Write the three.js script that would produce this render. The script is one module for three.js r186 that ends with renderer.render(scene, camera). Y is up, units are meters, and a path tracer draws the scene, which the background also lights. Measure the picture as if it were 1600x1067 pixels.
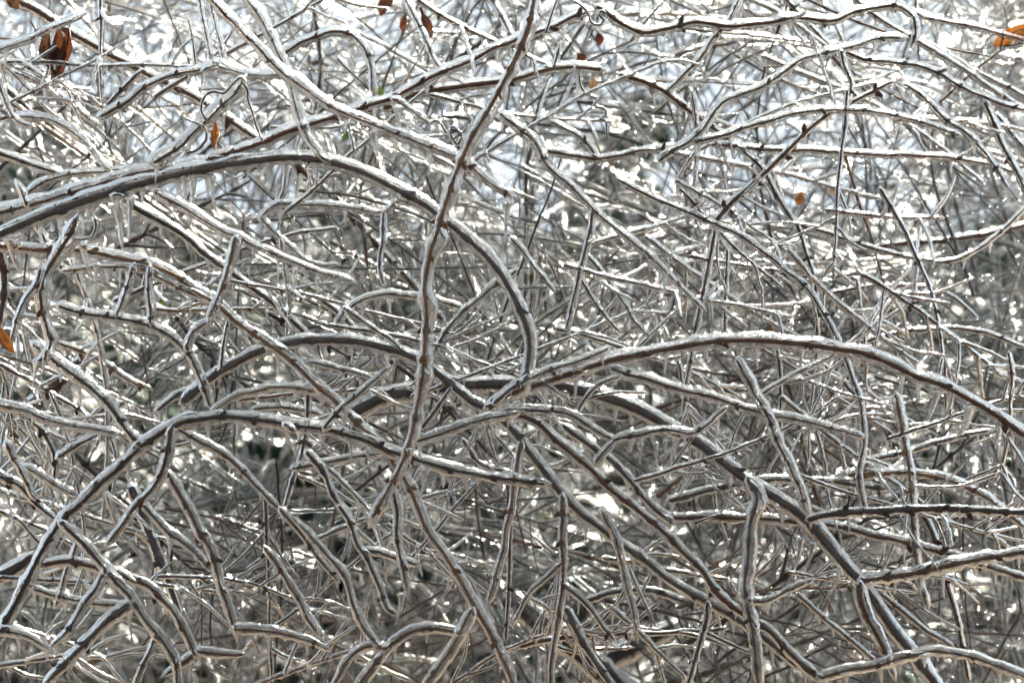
import * as THREE from 'three';
import { mergeGeometries } from 'three/addons/utils/BufferGeometryUtils.js';

// ---------------------------------------------------------------- camera, sky, sun, exposure
const scene = new THREE.Scene();
const FOCUS = 1.41, EYE = 1.3, FRAME_W = 0.9;              // the sharp layer: 1.41 m away, 0.9 m wide in the frame
const camera = new THREE.PerspectiveCamera(24.0, 1024 / 682, 0.05, 400);
camera.position.set(0, EYE, FOCUS);
camera.lookAt(0, EYE, 0);
camera.focus = FOCUS;
camera.userData.fStop = 5.5;
const renderer = new THREE.WebGLRenderer({ antialias: true });
renderer.toneMapping = THREE.LinearToneMapping;
renderer.toneMappingExposure = 6.5;
renderer.shadowMap.enabled = true;

const SKY = 1;
const sunDir = new THREE.Vector3(0.22, 0.74, -0.80).normalize();
{ // clear winter sky: pale near the horizon, deeper overhead, a broad aureole round the sun
  const W = 512, H = 256, a = new Float32Array(W * H * 4), d = new THREE.Vector3();
  for (let y = 0; y < H; y++) for (let x = 0; x < W; x++) {
    const el = ((y + 0.5) / H - 0.5) * Math.PI, az = ((x + 0.5) / W - 0.5) * 2 * Math.PI;
    d.set(Math.cos(el) * Math.cos(az), Math.sin(el), Math.cos(el) * Math.sin(az));
    const t = Math.pow(Math.max(0, Math.sin(el)), 0.55), g = d.angleTo(sunDir) * 57.3, glow = 0.9 * Math.exp(-g / 7) + 0.14 * Math.exp(-g / 24);
    const c = [SKY * (0.122 - 0.05 * t) + glow, SKY * (0.145 - 0.06 * t) + glow * 0.95, SKY * (0.172 - 0.078 * t) + glow * 0.8], i = (y * W + x) * 4;
    for (let k = 0; k < 3; k++) a[i + k] = c[k]; a[i + 3] = 1;
  }
  const t = new THREE.DataTexture(a, W, H, THREE.RGBAFormat, THREE.FloatType); t.mapping = THREE.EquirectangularReflectionMapping; t.magFilter = THREE.LinearFilter; t.minFilter = THREE.LinearFilter; t.needsUpdate = true;
  scene.background = t; scene.environment = t;
}
const sun = new THREE.DirectionalLight(new THREE.Color(1, 0.92, 0.75), 5);
sun.position.copy(sunDir).multiplyScalar(30); sun.target.position.set(0, 1.2, -1);
sun.castShadow = true; sun.shadow.radius = 13; sun.shadow.mapSize.set(2048, 2048);
Object.assign(sun.shadow.camera, { left: -4, right: 4, top: 4, bottom: -4, near: 1, far: 60 });
scene.add(sun, sun.target);

// ---------------------------------------------------------------- helpers
function rng(seed) { let a = seed >>> 0; return () => { a |= 0; a = a + 0x6D2B79F5 | 0; let t = Math.imul(a ^ a >>> 15, 1 | a); t = t + Math.imul(t ^ t >>> 7, 61 | t) ^ t; return ((t ^ t >>> 14) >>> 0) / 4294967296; }; }
const hash = (x, y, z) => { let h = Math.imul(x | 0, 374761393) + Math.imul(y | 0, 668265263) + Math.imul(z | 0, 2147483647 ^ 0x5bd1e995); h = Math.imul(h ^ h >>> 13, 1274126177); return ((h ^ h >>> 16) >>> 0) / 4294967296; };
const fade = (t) => t * t * (3 - 2 * t), mixn = (a, b, t) => a + (b - a) * t;
function noise(x, y = 0, z = 0) {
  const X = Math.floor(x), Y = Math.floor(y), Z = Math.floor(z), u = fade(x - X), v = fade(y - Y), w = fade(z - Z);
  const c = (k) => mixn(mixn(hash(X, Y, Z + k), hash(X + 1, Y, Z + k), u), mixn(hash(X, Y + 1, Z + k), hash(X + 1, Y + 1, Z + k), u), v);
  return mixn(c(0), c(1), w) * 2 - 1;
}
const V = (x, y, z) => new THREE.Vector3(x, y, z);
const PX = FRAME_W / 1600;
const at = (px, py, d) => { const s = PX * (FOCUS + d) / FOCUS; return V((px - 800) * s, EYE - (py - 533.5) * s, -d); };
const taken = new Map();
const numbered = (n) => { const k = taken.get(n) ?? 0; taken.set(n, k + 1); return k ? `${n}_${String(k).padStart(3, '0')}` : n; };

// ---------------------------------------------------------------- materials
function dataTex(n, f, srgb = false) {
  const a = new Uint8Array(n * n * 4);
  for (let y = 0; y < n; y++) for (let x = 0; x < n; x++) { const c = f(x, y), i = (y * n + x) * 4; for (let k = 0; k < 3; k++) a[i + k] = Math.max(0, Math.min(255, Math.round(255 * (Array.isArray(c) ? c[k] : c)))); a[i + 3] = 255; }
  const t = new THREE.DataTexture(a, n, n); t.wrapS = t.wrapT = THREE.RepeatWrapping; t.magFilter = THREE.LinearFilter; t.minFilter = THREE.LinearMipmapLinearFilter; t.generateMipmaps = true;
  if (srgb) t.colorSpace = THREE.SRGBColorSpace; t.needsUpdate = true; return t;
}
const per = (x, y, n, c, s) => { // tiling value noise: c cells over n pixels
  const X = x / n * c, Y = y / n * c, x0 = Math.floor(X), y0 = Math.floor(Y), u = fade(X - x0), v = fade(Y - y0), h = (a, b) => hash(((a % c) + c) % c, ((b % c) + c) % c, s);
  return mixn(mixn(h(x0, y0), h(x0 + 1, y0), u), mixn(h(x0, y0 + 1), h(x0 + 1, y0 + 1), u), v);
};
const per2 = (x, y, n, cx, cy, s) => { const X = x / n * cx, Y = y / n * cy, x0 = Math.floor(X), y0 = Math.floor(Y), u = fade(X - x0), v = fade(Y - y0), h = (a, b) => hash(((a % cx) + cx) % cx, ((b % cy) + cy) % cy, s); return mixn(mixn(h(x0, y0), h(x0 + 1, y0), u), mixn(h(x0, y0 + 1), h(x0 + 1, y0 + 1), u), v); };
const iceBump = dataTex(512, (x, y) => 0.14 * per(x, y, 512, 24, 1) + 0.4 * per(x, y, 512, 62, 2) + 0.46 * per(x, y, 512, 120, 3));
const barkTex = (s, lo, hi) => dataTex(512, (x, y) => { const t = 0.45 * per2(x, y, 512, 12, 90, s) + 0.35 * per2(x, y, 512, 60, 150, s + 1) + 0.2 * per2(x, y, 512, 16, 12, s + 2); const lent = per2(x, y, 512, 150, 50, s + 3) > 0.9 ? 0.5 : 0, scar = per2(x, y, 512, 40, 10, s + 4) > 0.93 ? -0.4 : 0; const k = Math.max(0, Math.min(1, (t - 0.25) / 0.5 + lent + scar)); return [0, 1, 2].map((i) => mixn(lo[i], hi[i], k)); }, true);
const barkBump = dataTex(512, (x, y) => 0.5 * per2(x, y, 512, 14, 100, 31) + 0.5 * per2(x, y, 512, 110, 110, 32));
const ice = new THREE.MeshPhysicalMaterial({ name: 'ice', color: new THREE.Color().setRGB(0.9, 0.91, 0.92), roughness: 0.03, transmission: 1, thickness: 0.01, ior: 1.31, bumpMap: iceBump, bumpScale: 0.00065 });
const iceFar = [0.05, 0.18, 0.1].map((r, i) => new THREE.MeshPhysicalMaterial({ name: ['far_ice_clear', 'far_ice_milky', 'far_ice'][i], color: new THREE.Color().setRGB(0.9, 0.91, 0.92), roughness: r, transmission: 1, thickness: 0, ior: 1.31 }));
const bark = {};
for (const [k, s, lo, hi] of [['dark', 11, [0.07, 0.04, 0.02], [0.195, 0.122, 0.066]], ['brown', 41, [0.145, 0.078, 0.028], [0.35, 0.212, 0.093]], ['tan', 101, [0.24, 0.155, 0.07], [0.48, 0.34, 0.185]], ['red', 61, [0.17, 0.07, 0.035], [0.32, 0.15, 0.08]], ['grey', 81, [0.14, 0.12, 0.112], [0.31, 0.276, 0.262]]])
  bark[k] = new THREE.MeshStandardMaterial({ name: `bark_${k}`, map: barkTex(s, lo, hi), roughness: 0.8, bumpMap: barkBump, bumpScale: 0.0006 });

// ---------------------------------------------------------------- branch geometry
const GROW = V(0.75, 0.95, 0.15).normalize();              // side on which the ice built up
function sweep(curvePts, radial, radius, centre, uvScale, caps) {
  // curvePts: [{p, T, n, b, s}], radius(i, angle) -> m, centre(i) -> Vector3
  const N = curvePts.length, pos = [], uv = [], idx = [];
  for (let i = 0; i < N; i++) {
    const f = curvePts[i], c = centre(i);
    for (let k = 0; k <= radial; k++) {
      const a = (k % radial) / radial * Math.PI * 2, r = radius(i, a), cx = Math.cos(a) * r, sx = Math.sin(a) * r;
      pos.push(c.x + f.n.x * cx + f.b.x * sx, c.y + f.n.y * cx + f.b.y * sx, c.z + f.n.z * cx + f.b.z * sx);
      uv.push(f.s * uvScale, k / radial * caps.round * uvScale);
    }
  }
  const R = radial + 1;
  for (let i = 0; i < N - 1; i++) for (let k = 0; k < radial; k++) { const a = i * R + k; idx.push(a, a + R, a + 1, a + 1, a + R, a + R + 1); }
  for (const [i, dir] of [[0, -1], [N - 1, 1]]) {
    const c = centre(i), f = curvePts[i], q = pos.length / 3;
    pos.push(c.x + f.T.x * dir * caps.tip, c.y + f.T.y * dir * caps.tip, c.z + f.T.z * dir * caps.tip); uv.push(f.s * uvScale, 0);
    for (let k = 0; k < radial; k++) dir < 0 ? idx.push(q, i * R + k, i * R + k + 1) : idx.push(q, i * R + k + 1, i * R + k);
  }
  const g = new THREE.BufferGeometry();
  g.setAttribute('position', new THREE.Float32BufferAttribute(pos, 3));
  g.setAttribute('uv', new THREE.Float32BufferAttribute(uv, 2));
  g.setIndex(idx); g.computeVertexNormals();
  const nn = g.attributes.normal;                           // close the seam
  for (let i = 0; i < N; i++) { const a = i * R, b = a + radial; const v = V(nn.getX(a) + nn.getX(b), nn.getY(a) + nn.getY(b), nn.getZ(a) + nn.getZ(b)).normalize(); nn.setXYZ(a, v.x, v.y, v.z); nn.setXYZ(b, v.x, v.y, v.z); }
  return g;
}
function frames(pts, step, grow = GROW) {
  const c = new THREE.CatmullRomCurve3(pts, false, 'centripetal'), L = c.getLength(), n = Math.max(4, Math.round(L / step));
  c.arcLengthDivisions = Math.max(200, n * 2); c.updateArcLengths();
  const out = []; let prev = null;
  for (let i = 0; i <= n; i++) {
    const p = c.getPointAt(i / n), T = c.getTangentAt(i / n);
    let nrm = grow.clone().addScaledVector(T, -grow.dot(T));
    if (nrm.length() < 0.25) nrm.add((prev ?? V(1, 0, 0)).clone().multiplyScalar(0.5)).addScaledVector(T, -nrm.dot(T));
    nrm.normalize(); prev = nrm;
    out.push({ p, T, n: nrm, b: T.clone().cross(nrm), s: L * i / n });
  }
  out.L = L; return out;
}
// wood + ice along a path. w, ic: wood and ice diameters in metres
function limb(pts, w, ic, o) {
  const R = rng(o.seed), sd = o.seed * 1.37 % 97, gap = (ic - w) / 2;
  const f = frames(pts, Math.max(ic * (o.coarse ?? 0.3), 0.0018), o.grow);
  const N = f.length, L = f.L;
  // little kinks of the wood between its nodes
  const nodes = []; for (let s = (o.node ?? 0.03) * (0.4 + R()); s < L - 0.006; s += (o.node ?? 0.03) * (0.75 + 0.5 * R())) nodes.push(s);
  const wob = (o.wob ?? 0.25) * w;
  for (const q of f) { q.p.addScaledVector(q.n, wob * noise(q.s / (w * 5), sd)).addScaledVector(q.b, wob * noise(q.s / (w * 5), sd + 7)); }
  const near = (s, l) => { let v = 0; for (const n of nodes) { const d = Math.abs(s - n) / l; if (d < 2) v += Math.exp(-d * d * 2); } return v; };
  const ta = o.taperA ?? 1, tb = o.taperB ?? (o.tipped ? 0.45 : 0.6);
  const rw = (i) => w / 2 * mixn(ta, tb, i / (N - 1)) * (1 + 0.12 * noise(f[i].s / (w * 2), sd + 3) + (o.knot ?? 0.6) * near(f[i].s, w * 0.7));
  const wood = sweep(f, o.radial ?? 7, (i) => rw(i) * (o.tipped && i > N - 3 ? 0.8 : 1), (i) => f[i].p, 8, { tip: w * 0.15, round: w * 3 });
  const end = ic * 0.75, ecc = (o.ecc ?? 0.72) * 0.5;
  const amp = o.lump ?? 0.17;
  const base = (i) => {                                     // mean ice radius, with the ends closed round the tip
    const s = f[i].s; let r = mixn(1, o.iceTaper ?? (o.tipped ? 0.66 : 0.84), i / (N - 1)) * ic / 2 * (1 + amp * noise(s / (ic * 1.6), sd + 11) + amp * 0.6 * noise(s / (ic * 0.6), sd + 17) + 0.12 * near(s, ic * 0.4));
    return Math.max(r, rw(i) * 1.08);
  };
  const cen = f.map((q, i) => q.p.clone().addScaledVector(q.n, Math.max(0, base(i) - rw(i)) * ecc));
  const drips = []; if (o.drip !== 0) for (let s = 0; s < L; s += 0.008 / (o.drip ?? 1) * (0.4 + 1.4 * R())) drips.push([s, 0.25 + 0.75 * R() * R(), ic * (0.12 + 0.16 * R())]);
  const radius = (i, a) => {
    const q = f[i]; let r = base(i);
    const dy = -(q.n.y * Math.cos(a) + q.b.y * Math.sin(a)), horiz = 1 - q.T.y * q.T.y;
    r *= 1 + amp * 0.5 * noise(q.s / (ic * 0.8), a * 1.3 * Math.sin(a * 0.5) + sd, 5) + amp * 0.35 * noise(q.s / (ic * 0.35), 3 * Math.cos(a) + sd, 3 * Math.sin(a));
    if (dy > 0.3 && horiz > 0.3) for (const [s, h, l] of drips) { const d = (q.s - s) / l; if (d * d < 4) r += ic * 0.45 * h * horiz * Math.exp(-d * d * 1.5) * ((dy - 0.3) / 0.7) ** 3; }
    const e = Math.min(q.s, L - q.s) / end;                 // round both ends
    if (e < 1) r *= Math.sqrt(Math.max(0.02, 1 - (1 - e) ** 2));
    return r;
  };
  // the ice reaches past the wood tip
  const g2 = f.map((q) => q); const iceG = sweep(g2, o.iceRadial ?? 10, radius, (i) => { const c = cen[i].clone(); const e0 = f[i].s / end, e1 = (L - f[i].s) / end; if (e1 < 1 && o.tipped !== false) c.addScaledVector(f[i].T, ic * 0.5 * (1 - e1)); if (e0 < 1) c.addScaledVector(f[i].T, -ic * 0.3 * (1 - e0)); return c; }, 8, { tip: ic * 0.03, round: ic * 3 });
  return { wood, ice: iceG, f, nodes, rw, cen, base, L };
}
const budGeo = (() => { const g = new THREE.LatheGeometry([[0, 0], [0.4, 0.05], [0.52, 0.3], [0.42, 0.62], [0.2, 0.9], [0, 1]].map(([x, y]) => new THREE.Vector2(x, y)), 6); g.computeVertexNormals(); return g; })();
const YUP = V(0, 1, 0);
let counter = 1;
const lights = (m) => { m.castShadow = m.receiveShadow = true; return m; };
let beads = [];
function addLimb(parent, origin, pts3, spec, woodName, asPart) {
  const seed = spec.seed ?? counter++; const R = rng(seed * 77 + 5);
  const local = pts3.map((p) => p.clone().sub(origin));
  const l = limb(local, spec.w, spec.ic, { ...spec, seed });
  const wood = lights(new THREE.Mesh(l.wood, bark[spec.bark])); wood.name = woodName; parent.add(wood);
  const host = asPart ? wood : parent;
  const coat = lights(new THREE.Mesh(l.ice, spec.coat ?? ice)); coat.name = 'ice_coat'; host.add(coat);
  if (spec.buds !== 0) for (const s of l.nodes) {
    if (R() > (spec.buds ?? 0.95)) continue;
    const i = Math.min(l.f.length - 1, Math.round(s / l.L * (l.f.length - 1))), q = l.f[i], turn = R() * 6.28;
    for (const k of R() < 0.6 ? [0, Math.PI] : [0]) {
      const dir = q.n.clone().multiplyScalar(Math.cos(turn + k)).addScaledVector(q.b, Math.sin(turn + k)).addScaledVector(q.T, 0.7).normalize();
      const b = lights(new THREE.Mesh(budGeo, bark[spec.bark])); b.name = 'bud';
      const len = (0.6 + 0.5 * R()) * Math.min(spec.w * 1.9, 0.0085); b.scale.set(len * 0.6, len, len * 0.6);
      b.position.copy(q.p).addScaledVector(dir, l.rw(i) * 0.6); b.quaternion.setFromUnitVectors(YUP, dir); host.add(b);
    }
  }
  if (spec.drip !== 0 && spec.beads !== 0) for (let s = 0.004; s < l.L; s += (0.013 + 0.027 * R()) / (spec.beads ?? 1)) { // frozen beads and drips along the underside
    const i = Math.min(l.f.length - 1, Math.round(s / l.L * (l.f.length - 1))), q = l.f[i]; if (Math.abs(q.T.y) > 0.75) continue;
    const r = l.base(i), len = spec.ic * (0.6 + 1.6 * R() * R()), m = lights(new THREE.Mesh(beads[Math.floor(R() * beads.length)], ice)); m.name = 'icicle';
    const wd = Math.min(spec.ic, 0.009) * (0.5 + 0.3 * R()); m.scale.set(wd, len, wd); m.rotation.set(0.15 * (R() - 0.5), R() * 6.28, 0.3 * (R() - 0.5)); m.position.copy(l.cen[i]).add(V(0, -r * 0.72, 0)); host.add(m);
  }
  return { ...l, wood, host };
}
const things = [];
const landmarks = [];
// T: one traced branch. pts are places in the picture (1600 x 1067), d0..d1 its distance behind the sharp layer in cm, w / ic in picture pixels
function parse(str, d0, d1) { const a = str.trim().split(/\s+/).map((q) => q.split(',').map(Number)); return a.map(([x, y, d], i) => at(x, y, (d ?? mixn(d0, d1, i / (a.length - 1))) / 100)); }
const WOOD = 0.84;                                         // seen through the ice the wood looks thicker than it is
const ICE = 0.96;
const px = (v, d) => v * PX * (FOCUS + d / 100) / FOCUS;
function T(name, label, barkKind, d0, d1, w, ic, str, o = {}) {
  const p = parse(str, d0, d1), g = new THREE.Group(), dm = (d0 + d1) / 2;
  g.name = numbered(name); g.position.copy(p[0]); scene.add(g);
  g.userData = { label, category: name.includes('branch') || name.includes('log') ? 'branch' : name.includes('vine') ? 'vine' : 'twig', group: o.group ?? 'ice-coated branches of the thicket' };
  const l = addLimb(g, p[0], p, { w: Math.min(px(w, dm) * WOOD, px(ic, dm) * 0.8), ic: px(ic, dm) * ICE, bark: barkKind, ...o }, 'wood', false);
  const t = { g, l, origin: p[0], bark: barkKind, d: dm, pix: str.trim().split(/\s+/).map((q) => q.split(',').map(Number)) };
  things.push(t); if (o.key) { landmarks.push({ key: o.key, pix: t.pix }); }
  return t;
}
// a side shoot that grows from a traced branch
function S(t, d0, d1, w, ic, str, o = {}) { const dm = (d0 + d1) / 2; const p = parse(str, d0, d1); const l = addLimb(t.g, t.origin, p, { w: Math.min(px(w, dm) * WOOD, px(ic, dm) * 0.8), ic: px(ic, dm) * ICE, bark: t.bark, ...o }, o.name ?? 'side_twig', true); return l; }
function I(t, list) { // icicles [x, y, length, width, bend] hanging from a branch
  for (const [x, y, len, wid = 9, bend = 0, dd = 0] of list) {
    const m = lights(new THREE.Mesh(icicle(px(len, t.d), px(wid, t.d), bend, counter++), ice)); m.name = 'icicle';
    m.position.copy(at(x, y, (t.d + dd) / 100)).sub(t.origin); t.g.add(m);
  }
}
function icicle(len, wid, bend, seed) {
  const pts = []; for (let i = 0; i <= 6; i++) { const t = i / 6; pts.push(V(bend * t * t * len, -t * len, 0.08 * len * noise(t * 2, seed))); }
  const f = frames(pts, Math.max(len / 22, 0.001), V(0, 0, 1)), N = f.length;
  return sweep(f, 8, (i, a) => { const t = i / (N - 1); return wid / 2 * (Math.exp(-t * 5) * 0.9 + 0.55 * (1 - t) ** 0.6 + 0.1) * (1 + 0.16 * noise(t * len / wid * 1.3, seed) + 0.1 * noise(t * len / wid * 3, a, seed)) * (t > 0.9 ? Math.sqrt(Math.max(0.06, 1 - ((t - 0.9) / 0.1) ** 2)) : 1) * (t < 0.06 ? Math.sqrt(Math.max(0.08, 1 - ((0.06 - t) / 0.06) ** 2)) : 1); }, (i) => f[i].p, 8, { tip: wid * 0.03, round: wid * 3 });
}
// ---------------------------------------------------------------- ground and the evergreens behind
{
  const g = new THREE.PlaneGeometry(160, 160, 120, 120); g.rotateX(-Math.PI / 2);
  const p = g.attributes.position; for (let i = 0; i < p.count; i++) p.setY(i, 0.12 * noise(p.getX(i) * 0.3, p.getZ(i) * 0.3) + 0.05 * noise(p.getX(i) * 1.1, p.getZ(i) * 1.1, 4));
  g.computeVertexNormals(); const uv = g.attributes.uv; for (let i = 0; i < uv.count; i++) uv.setXY(i, p.getX(i) * 0.8, p.getZ(i) * 0.8);
  const tex = dataTex(512, (x, y) => { const a = per(x, y, 512, 14, 91), b = per(x, y, 512, 60, 92), c = per(x, y, 512, 200, 93), frost = Math.max(0, a * 0.5 + b * 0.5 - 0.5) * 1.6; const k = 0.5 * b + 0.5 * c; return [mixn(0.14, 0.3, k) + frost * 0.22, mixn(0.112, 0.25, k) + frost * 0.23, mixn(0.085, 0.2, k) + frost * 0.25]; }, true);
  const m = lights(new THREE.Mesh(g, new THREE.MeshStandardMaterial({ name: 'winter_ground', map: tex, roughness: 0.9 }))); m.name = 'ground'; m.userData.kind = 'structure'; scene.add(m);
}
const leafMat = [[0.03, 0.06, 0.035], [0.045, 0.075, 0.03], [0.025, 0.05, 0.04]].map((c, i) => new THREE.MeshStandardMaterial({ name: `evergreen_${i}`, color: new THREE.Color().setRGB(...c), roughness: 0.45 }));
function evergreen(label, x, z, h, wid, kind, seed, wood = 'dark') {
  const R = rng(seed), t = new THREE.Group(); t.name = numbered('evergreen_tree'); t.position.set(x, 0, z); scene.add(t);
  t.userData = { label, category: 'tree', group: 'evergreen trees behind the thicket' };
  const trunk = lights(new THREE.Mesh(sweep(frames([V(0, -0.1, 0), V(0.03, h * 0.4, 0), V(-0.02, h * 0.95, 0)], 0.15), 8, (i) => 0.07 * h / 3 * (1 - i / (h * 0.95 / 0.15 + 2)) + 0.01, (() => { const f = frames([V(0, -0.1, 0), V(0.03, h * 0.4, 0), V(-0.02, h * 0.95, 0)], 0.15); return (i) => f[i].p; })(), 8, { tip: 0, round: 0.3 }), bark[wood])); trunk.name = 'trunk'; t.add(trunk);
  const pos = [], idx = [];
  const n = 5200;
  for (let k = 0; k < n; k++) {
    const u = R() ** 0.8, y = h * (0.08 + 0.92 * u), prof = Math.sin(Math.PI * Math.min(1, (u * 0.86 + 0.16))) ** 0.7, a = R() * 6.283, lob = 1 + 0.35 * noise(a * 1.7 * Math.sin(a / 2) + seed, y * 2.2), r = wid * prof * lob * Math.sqrt(0.25 + 0.75 * R());
    if (noise(Math.cos(a) * r * 2.5 + seed, y * 2.5, Math.sin(a) * r * 2.5) < -0.25) continue;
    const c = V(Math.cos(a) * r, y, Math.sin(a) * r), d = V(R() - 0.5, R() - 0.7, R() - 0.5).normalize(), e = V(R() - 0.5, R() - 0.5, R() - 0.5).cross(d).normalize(), L = 0.07 + 0.07 * R(), w = 0.022 + 0.015 * R(), q = pos.length / 3;
    const m = c.clone().addScaledVector(d, L * 0.5), up = d.clone().cross(e).multiplyScalar(w * 0.35);
    pos.push(c.x, c.y, c.z, m.x + e.x * w + up.x, m.y + e.y * w + up.y, m.z + e.z * w + up.z, c.x + d.x * L, c.y + d.y * L, c.z + d.z * L, m.x - e.x * w + up.x, m.y - e.y * w + up.y, m.z - e.z * w + up.z);
    idx.push(q, q + 1, q + 2, q, q + 2, q + 3);
  }
  const g = new THREE.BufferGeometry(); g.setAttribute('position', new THREE.Float32BufferAttribute(pos, 3)); g.setIndex(idx); g.computeVertexNormals();
  const crown = lights(new THREE.Mesh(g, leafMat[kind])); crown.name = 'crown'; t.add(crown);
}
evergreen('dark evergreen showing through the gaps at upper left', -1.9, -5.2, 2.35, 0.75, 0, 301);
evergreen('bluish evergreen behind the climbing rust branch near top centre', -0.55, -6.0, 2.45, 0.7, 2, 302);
evergreen('yellow-green evergreen low behind the left of the thicket', -1.1, -4.3, 1.75, 0.7, 1, 303);
evergreen('dark evergreen behind the slanting top centre branch', 0.55, -5.4, 2.3, 0.65, 0, 304);
evergreen('bluish evergreen behind the sagging branch on the right', 1.5, -5.0, 2.05, 0.75, 2, 305);
evergreen('tall dark evergreen filling the upper right corner behind everything', 3.0, -7.0, 3.9, 0.95, 0, 306);
evergreen('low evergreen behind the centre of the thicket', 0.1, -4.2, 1.55, 0.8, 0, 307);
evergreen('far evergreen low at the right edge behind the drooping branch', 2.4, -5.6, 2.0, 0.8, 1, 308);
evergreen('far evergreen at the left edge behind the lumpy vine', -3.0, -6.5, 2.5, 0.9, 2, 309);
evergreen('dark low evergreen close behind the bottom left of the thicket', -1.35, -2.7, 1.45, 0.62, 0, 311);
evergreen('dark low evergreen close behind the bottom centre of the thicket', -0.35, -2.9, 1.4, 0.66, 2, 312);
evergreen('dark low evergreen close behind the bottom right of the thicket', 0.75, -2.8, 1.42, 0.66, 0, 313);
evergreen('dark low evergreen at the right edge close behind the thicket', 1.75, -3.0, 1.5, 0.66, 1, 314);

beads = [1, 2, 3, 4].map((k) => { const g = icicle(1, 0.62, 0, k * 13); return g; });
beads.forEach((g) => { const p = g.attributes.position; for (let i = 0; i < p.count; i++) p.setXYZ(i, p.getX(i) / 0.62, p.getY(i), p.getZ(i) / 0.62); g.computeVertexNormals(); });
// ---------------------------------------------------------------- the sharp branches, traced one by one
const arch = T('branch', 'thick grey arching branch that curves from the left edge over and down to the centre', 'grey', 1, 0, 18, 28, '-30,384 0,368 60,342 120,320 180,300 240,283 330,262 400,251 450,246 500,251 560,268 610,290 660,318 700,348 740,380 770,412 795,450 815,490 827,530 825,570 816,610', { key: 'the big grey arch', node: 0.075, wob: 0.1, tb: 0.8 });
S(arch, 0.5, 0.3, 8, 14, '500,252 506,248 512,250', { name: 'stub', buds: 0 });
I(arch, [[183, 300, 92, 20, 0.12], [203, 305, 75, 14, -0.05], [300, 275, 80, 14], [330, 272, 66, 11, 0.15], [290, 275, 60, 9], [20, 372, 58, 20, 0.25], [485, 262, 40, 9, -0.2], [175, 320, 20, 12], [128, 345, 30, 14, 0.1]]);
const arch2 = T('branch', 'reddish branch in a heavy ice sleeve lying just above the grey arch at left', 'red', 2, 1, 7, 26, '-20,342 0,335 60,318 100,306 150,290 200,274 260,263 320,256 345,252', { key: 'the reddish sleeve branch' });
const stem = T('vine_stem', 'tall knobbly vine stem running from top edge down to a blunt tip at lower centre', 'tan', -5, -3, 12, 26, '838,-25 835,0 822,50 805,90 785,130 765,170 745,205 725,240 708,280 695,320 685,350 676,390 668,430 664,470 662,520 660,560 655,600 648,640 640,680 625,730 610,760 590,795 580,814', { key: 'the tall knobbly stem', node: 0.028, knot: 0.55, lump: 0.34, ecc: 0.85, wob: 0.45 });
I(stem, [[640, 700, 20, 12, 0.1], [578, 806, 20, 8]]);
S(stem, -4.5, -4.4, 5, 6.4, '722,212 712,206 702,212 706,218 714,214 716,203 706,198 698,208 690,196 680,189 674,193', { name: 'tendril', bark: 'dark', lump: 0.08, buds: 0, drip: 0, node: 9 });
S(stem, -4.5, -4.6, 5, 6.4, '722,216 714,226 706,215 702,205 710,203 722,208 730,196', { name: 'tendril', bark: 'dark', lump: 0.08, buds: 0, drip: 0, node: 9 });
const arch3 = T('branch', 'smooth grey-brown branch arching low left of centre into the central fork, then descending right', 'grey', 2, 1, 17, 23, '285,628 330,592 370,566 400,550 440,539 500,532 560,534 610,545 650,560 680,580 710,605 740,630 762,640 800,672 825,705 850,737 878,774 905,800 935,821 970,850 1010,878 1050,908 1105,940 1150,966 1200,1000 1245,1040', { key: 'the central fork', node: 0.07, wob: 0.12, tb: 0.5, taperB: 0.55, knot: 0.25, ecc: 0.6 });
const fork = S(arch3, 0.5, 0, 12, 25, '762,638 800,616 850,600 890,586 930,573 1000,553 1070,540 1130,533 1200,533 1260,537 1310,546 1360,558 1400,573 1430,587 1470,601 1520,628 1560,651 1600,680 1640,706', { name: 'fork', bark: 'brown', node: 0.062, knot: 0.6, taperB: 0.9 });
I(arch3, [[1252, 544, 24, 15, 0, -1.4], [1463, 608, 50, 18, -0.3, -1.5], [1515, 632, 54, 17, -0.45, -1.5], [1562, 657, 38, 16, -0.2, -1.5], [1068, 546, 16, 15, 0, -1.4], [1155, 541, 14, 22, 0, -1.4], [1340, 558, 16, 14, 0, -1.4], [590, 552, 16, 8, 0]]);
S(arch3, 0, -0.5, 7, 16, '772,630 800,606 850,583 905,563 928,554 950,546', {});
S(arch3, 1, 0, 10, 20, '806,644 840,662 870,692 915,724 950,760 985,787 1005,804 1040,836 1075,871 1097,893 1125,932 1162,962 1205,988 1240,1025 1290,1068', { name: 'fork', bark: 'brown', taperB: 0.9 });
S(arch3, 1, 0, 7, 18, '790,642 850,643 895,650 930,672 962,689', {});
const cane = T('branch', 'thick smooth grey cane sweeping from left of centre to the lower right fork', 'grey', 5, 1, 24, 30, '545,650 600,622 650,612 700,603 760,600 820,602 870,605 920,613 970,628 1010,646 1050,670 1090,692 1130,722 1170,752 1210,777 1245,800 1266,818 1290,846 1320,884 1345,910 1368,945 1395,985 1425,1022 1470,1080', { key: 'the thick grey cane', node: 0.09, wob: 0.1, knot: 0.2, taperB: 0.6, ecc: 0.6 });
S(cane, 1, 1.5, 11, 24, '1345,908 1375,903 1420,896 1460,888 1500,881 1540,873 1600,864 1640,860', { name: 'fork', bark: 'brown', taperB: 0.9 });
S(cane, 0.5, 0, 12, 26, '1342,912 1345,940 1355,966 1370,996 1385,1027 1394,1052', { bark: 'brown', tipped: true });
S(cane, 1, 1, 13, 17, '1262,812 1300,802 1350,798 1420,797 1480,796 1540,798 1600,800 1640,803', { name: 'fork', bark: 'dark', taperB: 0.9 });
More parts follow.
